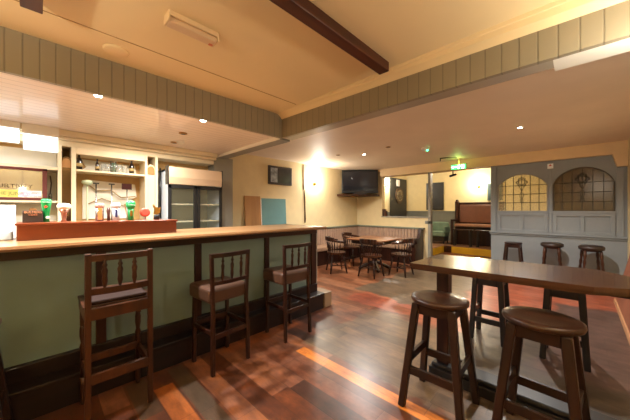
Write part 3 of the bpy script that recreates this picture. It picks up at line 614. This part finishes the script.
# ------------------------------------------------------------------ bar chairs (front = -x)
spin = [(.008, 0), (.011, .02), (.016, .05), (.013, .09), (.017, .13), (.009, .155), (.015, .17), (.009, .185), (.008, .21)]
def chair_spindles(t, ys, x0, z0, x1, z1, m_, s=1.):
    L_ = z1-z0
    for y in ys:
        bm = B(); lathe(bm, [(r*s, h*L_/.21) for r, h in spin], (x0, y, z0), (x1, y, z1), 10); obj('spindle', bm, m_, t, False)
def crest(bm, hy, x, z, w, h, bow=.03):
    n = 10; f = lambda i: x+bow*(1-(2*i/n-1)**2)
    pts = [(f(i)+w/2, -hy+2*hy*i/n) for i in range(n+1)]+[(f(i)-w/2, -hy+2*hy*i/n) for i in range(n, -1, -1)]
    prism(bm, pts, 2, z-h/2, z+h/2)
# A: tall light-brown one
bx = thing('spindle_bar_chair', 'tall mid brown bar chair with plain straight posts, nearest the camera at the bar', 'bar chair', (-2.435, .394, 0), 'bar chairs along the counter')
for s in (-1, 1):
    bm = B(); bar(bm, (.165, s*.178, 0), (.165, s*.176, 1.135), .034, .034); obj('back_post', bm, MWOOD, bx, False)
    bm = B(); box(bm, -.185, -.147, s*.172-.019, s*.172+.019, .58, .79, .003); lathe(bm, [(.014, 0), (.019, .06), (.017, .14), (.023, .2)], (-.166, s*.172, 0)); lathe(bm, [(.017, .2), (.017, .40), (.022, .42), (.013, .45), (.021, .5), (.021, .55), (.016, .58)], (-.166, s*.172, 0)); obj('front_leg', bm, MWOOD, bx, False)
bm = B(); box(bm, -.19, .15, -.195, -.165, .70, .775, .003); box(bm, -.19, .15, .165, .195, .70, .775, .003); box(bm, -.20, -.165, -.195, .195, .70, .775, .003); box(bm, .15, .182, -.17, .17, .70, .775, .003); box(bm, -.215, .14, -.2, .2, .773, .787, .004); obj('seat_frame', bm, MWOOD, bx, False)
bm = B(); box(bm, -.2, .135, -.165, .165, .786, .815, .012, 3); obj('seat_pad', bm, mat('worn_matt_pad', c(48, 30, 24), .75, spec=.2), bx, False)
bm = B(); crest(bm, .176, .150, .885, .055, .042, .02); obj('back_rail', bm, MWOOD, bx, False)
bm = B(); crest(bm, .176, .165, 1.105, .026, .042, .02); obj('crest_rail', bm, MWOOD, bx, False)
chair_spindles(bx, (-.092, -.008, .075), .183, .905, .187, 1.09, MWOOD, 1.05)
for q in ((-.17, -.15, -.17, .17, .29, .345), (.155, .18, -.17, .17, .28, .345), (-.15, .155, -.185, -.163, .28, .33), (-.15, .155, .163, .185, .28, .33)):
    bm = B(); box(bm, *q, .003); obj('stretcher', bm, MWOOD, bx, False)
# B / C
def bchair():
    t = thing('spindle_bar_chair', 'x', 'bar chair', (0, 0, 0), 'bar chairs along the counter')
    for s in (-1, 1):
        bm = B(); bar(bm, (.175, s*.182, 0), (.155, s*.172, .60), .030, .034); bar(bm, (.155, s*.172, .58), (.162, s*.188, 1.02), .034, .030); obj('back_post', bm, DWOOD, t, False)
        bm = B(); bar(bm, (-.17, s*.175, 0), (-.165, s*.17, .64), .032, .034); obj('front_leg', bm, DWOOD, t, False)
    bm = B(); box(bm, -.24, .15, -.195, .195, .60, .735, .03, 3); obj('seat_pad', bm, LEATH, t, False)
    bm = B(); crest(bm, .176, .162, .785, .024, .032, .02); obj('back_rail', bm, DWOOD, t, False)
    bm = B(); crest(bm, .20, .162, 1.025, .034, .036, .03); obj('crest_rail', bm, DWOOD, t, False)
    chair_spindles(t, (-.095, 0, .095), .180, .795, .188, 1.015, DWOOD, .95)
    for q in ((-.175, -.155, -.17, .17, .34, .38), (.155, .175, -.17, .17, .30, .34), (-.155, .16, -.185, -.165, .335, .37), (-.155, .16, .165, .185, .335, .37)):
        bm = B(); box(bm, *q, .003); obj('stretcher', bm, DWOOD, t, False)
    return t
b1 = bchair(); b1.location = (-2.425, 1.20, 0); b1.rotation_euler[2] = .09; b1['label'] = 'dark bar chair with brown leather seat in the middle of the three at the bar'
dup(b1, (-2.42, 2.02, 0), .0, 'dark bar chair with brown leather seat at the far end of the bar')

# ------------------------------------------------------------------ tall table
ht = thing('tall_table', 'long polished wooden poseur table with chamfered corners', 'table', (-.3, 2.44, 0))
TP = [(-.99, 2.11), (.056, 2.167), (.194, 2.25), (.40, 2.375), (.40, 2.5), (.19, 2.709), (.073, 2.828), (-.975, 2.727)]
def shrink(pts, d, cx=-.3, cy=2.43): return [(x-(d if x > cx else -d), y-(d if y > cy else -d)) for x, y in pts]
bm = B(); prism(bm, TP, 2, .962, .99)
prism(bm, shrink(TP, .012), 2, .94, .962); obj('tabletop', bm, TABLEW, ht)
bm = B(); box(bm, -.88, .36, 2.40, 2.50, .90, .945, .004); obj('apron', bm, DWOODX, ht)
for x in (-.835, .32):
    bm = B(); box(bm, x-.048, x+.048, 2.39, 2.49, .12, .935, .008); obj('post', bm, DWOOD, ht)
bm = B(); box(bm, -.93, .46, 2.34, 2.54, 0, .085, .006); box(bm, -.915, .45, 2.355, 2.525, .085, .12, .012); obj('base_plinth', bm, BLACKW, ht)

# backless stools
def stool(name, H, foot, top, r, wm, sm, rails, cat='stool', leg=.042, grp=None, thick=.035, ell=.92, apr=.07):
    t = thing(name, 'x', cat, (0, 0, 0), grp)
    bm = B(); T_ = H
    lathe(bm, [(r*.88, T_-thick), (r*.97, T_-thick+.006), (r, T_-thick*.5), (r*.985, T_-.006), (r*.93, T_-.001), (r*.6, T_-.010), (r*.2, T_-.012), (.001, T_-.012)], (0, 0, 0), seg=40, ell=ell)
    obj('seat', bm, sm, t, False)
    bm = B(); a = top+.012; zt = H-thick
    for q in ((-a, a, -a, -a+.025), (-a, a, a-.025, a), (-a, -a+.025, -a+.024, a-.024), (a-.025, a, -a+.024, a-.024)): box(bm, *q, zt-apr, zt+.001)
    obj('apron', bm, wm, t, False)
    for sx in (-1, 1):
        for sy in (-1, 1):
            bm = B(); bar(bm, (sx*foot, sy*foot, 0), (sx*top, sy*top, zt), leg*.92, leg*.92, leg, leg); obj('leg', bm, wm, t, False)
    for k, zz in enumerate(rails):
        d = foot+(top-foot)*zz/zt
        for s in (-1, 1):
            bm = B()
            if k == 0: box(bm, -d, d, s*d-.012, s*d+.012, zz-.028, zz+.028, .003)
            else: box(bm, s*d-.012, s*d+.012, -d, d, zz-.028, zz+.028, .003)
            obj('stretcher', bm, wm, t, False)
    return t
s1 = stool('tall_stool', .785, .197, .12, .196, STOOLW, SEATW, (.27, .34), grp='tall stools at the poseur table', leg=.05, thick=.042)
s1.location = (-.735, 2.045, 0); s1.rotation_euler[2] = .03; s1['label'] = 'brown round seated stool in front of the left end of the tall table'
s2 = dup(s1, (-.165, 2.10, 0), -.06, 'brown round seated stool in the foreground at the right, partly cut off')
s3 = stool('tall_stool', .735, .152, .115, .165, BLACKW, BLACKW, (.22, .30), grp='tall stools at the poseur table', leg=.052, apr=.1)
s3.location = (-.715, 3.52, 0); s3['label'] = 'black stool behind the tall table, nearer its left end'
s4 = dup(s3, (-.105, 3.53, 0), 0, 'black stool behind the tall table towards the right wall')
dup(s1, (-2.415, -.335, 0), 0, 'dark stool at the bar cut off by the left edge of the picture')
# three by the partition
s5 = stool('partition_stool', .745, .165, .11, .155, DWOOD, DWOOD, (.22, .32), grp='stools under the leaded windows', leg=.036)
s5.location = (-1.0, 6.95, 0); s5['label'] = 'plain wooden stool leftmost of three under the leaded windows'
def pstool():
    t = thing('partition_stool', 'x', 'stool', (0, 0, 0), 'stools under the leaded windows')
    bm = B(); lathe(bm, [(.13, .70), (.165, .71), (.175, .735), (.17, .765), (.14, .785), (.05, .792), (.001, .792)], (0, 0, 0), seg=30); obj('padded_seat', bm, LEATHD, t, False)
    bm = B(); lathe(bm, [(.12, .68), (.135, .70)], (0, 0, 0), seg=24); obj('seat_base', bm, MWOOD, t, False)
    for sx in (-1, 1):
        for sy in (-1, 1):
            bm = B(); lathe(bm, [(.015, 0), (.02, .1), (.022, .25), (.016, .3), (.024, .36), (.016, .42), (.024, .48), (.016, .54), (.024, .6), (.02, .7)], (sx*.145, sy*.145, 0), (sx*.10, sy*.10, .69), 12); obj('leg', bm, MWOOD, t, False)
    for zz in (.22, .3):
        for s in (-1, 1):
            bm = B(); d = .132
            if zz < .25: cyl(bm, (-d, s*d, zz), (d, s*d, zz), .011)
            else: cyl(bm, (s*d, -d, zz), (s*d, d, zz), .011)
            obj('stretcher', bm, MWOOD, t, False)
    return t
s6 = pstool(); s6.location = (-.39, 6.98, 0); s6['label'] = 'stool with dark padded seat in the middle of three under the leaded windows'
dup(s6, (.145, 6.93, 0), .2, 'stool with dark padded seat rightmost of three under the leaded windows')
# sloped bench back on the right
rb = thing('panelled_bench', 'reddish brown wooden bench back sloping beside the right wall', 'bench', (.45, 5, 0))
bm = B(); prism(bm, [(.385, 0), (.598, 0), (.598, .9), (.57, .9)], 1, 3.35, 6.25); obj('sloping_panel', bm, mat('worn_salmon_wood', c(150, 92, 66), .5, var=.12, scale=4), rb)
bm = B(); prism(bm, [(.372, 0), (.39, 0), (.395, .05), (.378, .05)], 1, 3.35, 6.25); obj('edge_strip', bm, mat('pale_edge_strip', c(190, 140, 100), .5), rb)

# ------------------------------------------------------------------ far room furniture
st_ = thing('high_back_settle', 'reddish brown leather high backed settle in the far raised room', 'settle', (-2.6, 10.5, .17))
bm = B(); box(bm, -3.12, -1.75, 10.55, 10.62, .3, 1.60, .01); box(bm, -3.14, -1.72, 10.53, 10.65, 1.59, 1.64, .01); obj('back_frame', bm, MWOOD, st_)
bm = B(); box(bm, -3.06, -1.8, 10.49, 10.55, .92, 1.56, .03, 3); obj('backrest', bm, mat('red_brown_leather', c(104, 62, 40), .35, var=.08), st_)
bm = B(); box(bm, -3.1, -1.78, 10.0, 10.5, .80, .90, .03, 3); obj('seat', bm, mat('tan_seat_leather', c(150, 108, 84), .35, var=.08), st_)
bm = B(); box(bm, -3.1, -1.78, 10.3, 10.5, .17, .80); obj('base', bm, DWOOD, st_)
bm = B(); box(bm, -3.22, -3.12, 10.48, 10.66, .17, 1.68, .01); box(bm, -3.2, -3.14, 10.5, 10.64, 1.68, 1.74, .01); obj('end_post', bm, MWOOD, st_)
bm = B(); box(bm, -3.36, -3.28, 9.95, 10.6, .17, .18); box(bm, -3.2, -3.12, 9.95, 10.02, .17, 1.05, .008); box(bm, -3.2, -3.12, 9.95, 10.5, .98, 1.04, .008); obj('arm', bm, DWOOD, st_)
for k, (x, lb) in enumerate(((-2.78, 'low dark table left of two in front of the leather settle'), (-2.1, 'low dark table partly behind the partition edge by the settle'))):
    t = thing('low_dark_table', lb, 'table', (x, 9.85, .17), 'dark tables by the settle')
    bm = B(); box(bm, x-.3, x+.3, 9.7, 9.95, .70, .73, .005); obj('tabletop', bm, DWOODX, t)
    for sx in (-1, 1):
        for yy in (9.74, 9.91):
            bm = B(); bar(bm, (x+sx*.24, yy, .17), (x+sx*.22, yy, .70), .04, .04); obj('leg', bm, BLACKW, t)
ac = thing('teal_armchair', 'pale teal tub armchair beside the leather settle', 'armchair', (-3.7, 10.2, .17))
bm = B(); box(bm, -4.02, -3.42, 10.0, 10.5, .42, .6, .03, 3); obj('seat', bm, TEALC, ac)
bm = B(); box(bm, -4.02, -3.42, 10.42, 10.54, .55, .93, .04, 3); obj('backrest', bm, TEALC, ac)
for x in (-4.04, -3.46):
    bm = B(); box(bm, x, x+.07, 10.0, 10.5, .55, .78, .02, 3); obj('arm', bm, TEALC, ac)
bm = B(); box(bm, -4.0, -3.44, 10.02, 10.5, .25, .42); obj('base', bm, BLACKW, ac)
for x in (-3.98, -3.46):
    for y in (10.04, 10.46):
        bm = B(); bar(bm, (x, y, .17), (x, y, .26), .04, .04); obj('foot', bm, BLACKW, ac)
for o in [q for q in C.objects if q.name.split('.')[0] in ('high_back_settle', 'low_dark_table', 'teal_armchair')]: o.location.z += .05
db = thing('dartboard', 'round dartboard hanging on the dark panel in the far room', 'dartboard', (-5.35, 10.42, 2.02))
def disc(bm, x0, x1, y, z, r, seg=36): lathe(bm, [(r, 0), (r, x1-x0)], (x0, y, z), (x0+1, y, z), seg)
bm = B(); disc(bm, -5.345, -5.31, 10.42, 2.02, .33); obj('surround', bm, mat('dart_surround', c(80, 60, 40), .5), db)
bm = B(); disc(bm, -5.31, -5.30, 10.42, 2.02, .24); obj('face', bm, mat('dart_face', c(170, 150, 110), .8, var=.3, scale=14), db)
bm = B(); path(bm, [(-5.296, 10.42+.16*math.cos(i*PI/12), 2.02+.16*math.sin(i*PI/12)) for i in range(25)], .006, 5)
for i in range(20): path(bm, [(-5.296, 10.42, 2.02), (-5.296, 10.42+.23*math.cos(i*PI/10), 2.02+.23*math.sin(i*PI/10))], .003, 4)
obj('wires', bm, DARKP, db)
bm = B(); box(bm, -5.372, -5.347, 9.7, 11.1, 1.0, 2.72, .005); tag(obj('dart_backing_panel', bm, DARKP), 'tall dark panel behind the dartboard on the far room side wall', 'panel')
bm = B(); box(bm, -5.346, -5.335, 10.2, 10.45, 2.40, 2.66); tag(obj('score_card', bm, PAPER), 'pale card pinned above the dartboard', 'card')
bs = thing('wall_screen', 'black rectangular screen on the yellow far wall behind the grey post', 'screen', (-4.17, 11.18, 1.4))
bm = B(); box(bm, -4.52, -3.84, 11.14, 11.195, 1.42, 2.52, .01); obj('casing', bm, BLACK, bs)
bm = B(); box(bm, -4.47, -3.89, 11.135, 11.142, 1.47, 2.47); obj('screen', bm, mat('matt_dark_screen', c(40, 38, 36), .5), bs)
fp = thing('wall_picture', 'green framed picture on the far wall cut off by the partition edge', 'picture', (-2.15, 11.18, 1.8))
bm = B(); box(bm, -2.36, -1.9, 11.16, 11.195, 1.76, 2.36, .006); obj('frame', bm, mat('grey_green_frame', c(90, 104, 92), .5), fp)
bm = B(); box(bm, -2.32, -1.94, 11.152, 11.162, 1.8, 2.32); obj('print', bm, mat('dull_green_print', c(70, 90, 84), .4, var=.3), fp)
cb = thing('wooden_box', 'small brown wooden box on the half wall ledge below the far wall light', 'box', (-4.2, YW+.05, 1.232))
bm = B(); box(bm, -4.28, -4.17, YW+.0, YW+.12, 1.232, 1.40, .006); obj('body', bm, MWOOD, cb)
bm = B(); box(bm, -4.29, -4.2, YW+.01, YW+.11, 1.40, 1.45, .01); obj('lid', bm, MWOOD, cb)

# ------------------------------------------------------------------ ceiling fittings
def downlight(x, y, z, label, energy, col=(1, .97, .92), on=True, blend=.6, size=2.6, grp='recessed ceiling spots'):
    t = thing('ceiling_spotlight', label, 'ceiling light', (x, y, z), grp)
    bm = B(); lathe(bm, [(.045, 0), (.05, .004), (.046, .010), (.032, .012)], (x, y, z), (x, y, z-1), 24); obj('rim', bm, WHITE if on else BRASS, t)
    bm = B(); lathe(bm, [(.03, .009), (.028, .013)], (x, y, z), (x, y, z-1), 20); obj('lens', bm, SPOTM if on else DARKP, t)
    if on:
        ld = bpy.data.lights.new('lamp', 'SPOT'); ld.energy = energy; ld.color = col; ld.spot_size = size; ld.spot_blend = blend; ld.shadow_soft_size = .03
        lo = bpy.data.objects.new('lamp', ld); C.objects.link(lo); lo.parent = t; lo.location = (0, 0, -.03)
    return t
ZS = ZB+.03
downlight(-2.86, .34, ZS, 'lit spot at the bar ceiling edge above the nearest bar chair', 95)
downlight(-2.86, 1.215, ZS, 'lit spot at the bar ceiling edge above the middle bar chair', 95)
downlight(-2.86, -.55, ZS, 'spot at the bar ceiling edge outside the left edge', 110)
downlight(-3.54, 1.253, ZS, 'unlit dark spot in the slatted bar ceiling, the larger', 0, on=False)
downlight(-4.1, 1.332, ZS, 'unlit dark spot in the slatted bar ceiling near the fridge', 0, on=False)
downlight(-3.36, 4.95, ZL, 'lit ceiling spot above the tavern table', 140)
downlight(-.63, 4.94, ZL, 'lit ceiling spot in front of the leaded windows', 150)
downlight(-3.83, 4.63, ZL, 'unlit ceiling spot near the left wall light', 0, on=False)
downlight(-2.65, 4.72, ZL, 'unlit ceiling spot right of the lit one over the tavern table', 0, on=False)
sd = thing('smoke_detector', 'white smoke detector with green light on the lower ceiling', 'detector', (-2.13, 5.35, ZL))
bm = B(); lathe(bm, [(.075, 0), (.075, .02), (.05, .05), (.01, .055)], (-2.18, 5.33, ZL), (-2.18, 5.33, 0), 24); obj('body', bm, WHITE, sd)
bm = B(); lathe(bm, [(.014, 0), (.018, .015), (.006, .03)], (-2.13, 5.31, ZL-.04), (-2.13, 5.31, 0), 10); obj('indicator', bm, LEDG, sd)
cl = thing('bar_ceiling_detector', 'small white detector on the slatted bar ceiling near the shelves', 'detector', (-4.2, 1.1, ZS))
bm = B(); lathe(bm, [(.05, 0), (.05, .015), (.03, .035), (.01, .04)], (-4.0, 1.38, ZS), (-4.0, 1.38, 0), 20); obj('body', bm, WHITE, cl)
bm = B(); lathe(bm, [(.085, 0), (.085, .006), (.07, .014), (.01, .016)], (-2.54, .409, ZU), (-2.54, .409, 0), 32); tag(obj('ceiling_cover_plate', bm, UPCEIL), 'round cream cover plate on the ceiling above the boarded fascia', 'cover plate')
em = thing('emergency_light', 'cream rectangular emergency light on the upper ceiling', 'light', (-1.8, .7, ZU))
bm = B(); box(bm, -1.88, -1.785, .55, .87, ZU-.03, ZU+.004, .004); obj('back_plate', bm, TRIMC, em)
bm = B(); box(bm, -1.872, -1.795, .56, .86, ZU-.065, ZU-.03, .01, 3); obj('diffuser', bm, mat('cream_diffuser', c(222, 190, 150), .3, var=.03), em)
for y_ in (.548, .86):
    bm = B(); box(bm, -1.88, -1.787, y_, y_+.012, ZU-.06, ZU-.025, .003); obj('end_cap', bm, TRIMC, em)
bm = B(); box(bm, -1.86, -1.84, .825, .85, ZU-.07, ZU-.064); obj('indicator', bm, mat('pink_indicator', c(226, 130, 90), .4), em)
ex = thing('exit_sign', 'lit green exit sign hanging at the cream header beam', 'exit sign', (-2.05, 6.95, 2.4))
bm = B(); box(bm, -2.21, -1.87, 6.9, 6.96, 2.37, 2.50, .006); obj('casing', bm, BRASS, ex)
bm = B(); box(bm, -2.20, -1.88, 6.893, 6.9, 2.38, 2.49); obj('panel', bm, EXITM, ex)
bm = B(); yy = 6.889
box(bm, -2.19, -2.08, yy, yy+.005, 2.425, 2.445); prism(bm, [(-2.19, 2.435), (-2.15, 2.465), (-2.15, 2.405)], 1, yy, yy+.005)
lathe(bm, [(.012, 0), (.012, .005)], (-2.02, yy, 2.472), (-2.02, yy+1, 2.472), 10)
path(bm, [(-2.02, yy+.003, 2.455), (-2.04, yy+.003, 2.425), (-2.02, yy+.003, 2.40), (-2.045, yy+.003, 2.385)], .006, 5); path(bm, [(-2.04, yy+.003, 2.425), (-2.06, yy+.003, 2.40)], .006, 5); path(bm, [(-2.055, yy+.003, 2.45), (-2.02, yy+.003, 2.455), (-1.99, yy+.003, 2.44)], .005, 5)
box(bm, -1.97, -1.92, yy, yy+.005, 2.385, 2.485); obj('pictogram', bm, EXITW, ex)
bm = B(); cyl(bm, (-2.04, 6.93, 2.5), (-2.04, 6.93, ZL), .012); obj('bracket', bm, TRIMC, ex)
ld = bpy.data.lights.new('glow', 'POINT'); ld.energy = .8; ld.color = (.65, 1, .2); ld.shadow_soft_size = .05
lo = bpy.data.objects.new('glow', ld); C.objects.link(lo); lo.parent = ex; lo.location = (0, -.1, .12)
bm = B(); path(bm, [(-2.31, 6.5, 2.55), (-2.31, 6.5, 2.615), (-2.2, 6.62, 2.63), (-2.05, 6.8, ZL)], .012); tag(obj('ceiling_conduit', bm, BLACK), 'thin dark conduit hook on the ceiling left of the exit sign', 'conduit')
cm = thing('security_camera', 'small dark camera under the header beam below the exit sign', 'camera', (-2.32, 7.4, 2.42))
bm = B(); cyl(bm, (-2.32, 7.4, 2.42), (-2.32, 7.4, 2.33), .012); obj('bracket', bm, BLACK, cm)
bm = B(); bar(bm, (-2.38, 7.33, 2.28), (-2.25, 7.43, 2.33), .05, .05); obj('body', bm, BLACK, cm)
rs = thing('warning_notice', 'small white notice with a red mark on the grey partition between windows', 'notice', (-.43, YW, 2.27))
bm = B(); box(bm, -.475, -.385, YW-.032, YW-.026, 2.26, 2.36); obj('card', bm, PAPER, rs)
bm = B(); prism(bm, [(-.455, 2.31), (-.405, 2.31), (-.43, 2.35)], 1, YW-.036, YW-.032); obj('mark', bm, mat('red_mark', c(200, 50, 40), .5), rs)
# ------------------------------------------------------------------ lights without a visible source, some added
def lamp(name, loc, e, col, r=.12, kind='POINT', size=1, sy=None, rot=(0, 0, 0)):
    ld = bpy.data.lights.new(name, kind); ld.energy = e; ld.color = col
    if kind == 'AREA': ld.shape = 'RECTANGLE'; ld.size = size; ld.size_y = sy or size
    else: ld.shadow_soft_size = r
    o = bpy.data.objects.new(name, ld); C.objects.link(o); o.location = loc; o.rotation_euler = rot; return o
W1 = (1, .84, .62)
def pendant(x, y, drop, label, e, col=(1, .88, .68), up=True):
    t = thing('unseen_pendant', label, 'lamp', (x, y, ZU), 'pendant lamps outside the picture')
    bm = B(); cyl(bm, (x, y, ZU), (x, y, ZU-drop+.1), .006); obj('cord', bm, BLACK, t)
    bm = B(); lathe(bm, [(.012, 0), (.03, .03), (.045, .06), (.03, .1), (.01, .11)], (x, y, ZU-drop+.11), (x, y, 0), 16); obj('lamp_shade', bm, WARM, t)
    ld = bpy.data.lights.new('bulb', 'SPOT' if up else 'POINT'); ld.energy = e; ld.color = col; ld.shadow_soft_size = .06
    lo = bpy.data.objects.new('bulb', ld); C.objects.link(lo); lo.parent = t; lo.location = (0, 0, -drop+(.13 if up else -.05))
    if up: ld.spot_size = math.radians(165); ld.spot_blend = .5; lo.rotation_euler = (PI, 0, .3); lo.location.x = .07
pendant(.46, 1.99, .42, 'pendant lamp by the boarded beam outside the right edge', 26, (1, .92, .78), False)
pendant(.9, -.3, .75, 'added unseen bowl lamp brightening the upper ceiling from behind the viewer, right', 150)  # added uplight behind the viewer to brighten the upper ceiling
pendant(.6, -1.6, .5, 'small added unseen fill lamp behind the viewer, centre', 10, up=False)  # weak fill added behind the viewer
pendant(-1.3, -1.3, .75, 'added unseen bowl lamp brightening the upper ceiling from behind the viewer, left', 130)  # second added uplight behind the viewer for the ceiling
lamp('bar_tube', (-3.9, -.9, 2.3), 15, (.86, .93, 1), kind='AREA', size=.3, sy=1.2)
lamp('bar_fill_far', (-3.9, 1.0, 2.3), 16, (1, .93, .82), kind='AREA', size=.3, sy=.6)  # added fill brightening the fridge and back bar
lamp('far_room_light', (-2.6, 9.0, 2.6), 40, W1, .15)  # bare point light in the far room, no fitting
w = bpy.data.worlds.new('world'); bpy.context.scene.world = w; w.use_nodes = True
w.node_tree.nodes['Background'].inputs[0].default_value = (1, .8, .55, 1); w.node_tree.nodes['Background'].inputs[1].default_value = .15

# ------------------------------------------------------------------ camera
cam = bpy.data.cameras.new('camera'); co = bpy.data.objects.new('camera', cam); C.objects.link(co)
cam.sensor_width = 36; cam.lens = 36*270/630; cam.clip_start = .02
co.location = (0, 0, 1.42); co.rotation_euler = (PI/2, 0, math.atan(265/270))
s = bpy.context.scene; s.camera = co
s.view_settings.view_transform = 'Standard'; s.view_settings.look = 'None'; s.view_settings.gamma = 1; s.view_settings.exposure = .8; s.view_settings.use_curve_mapping = False
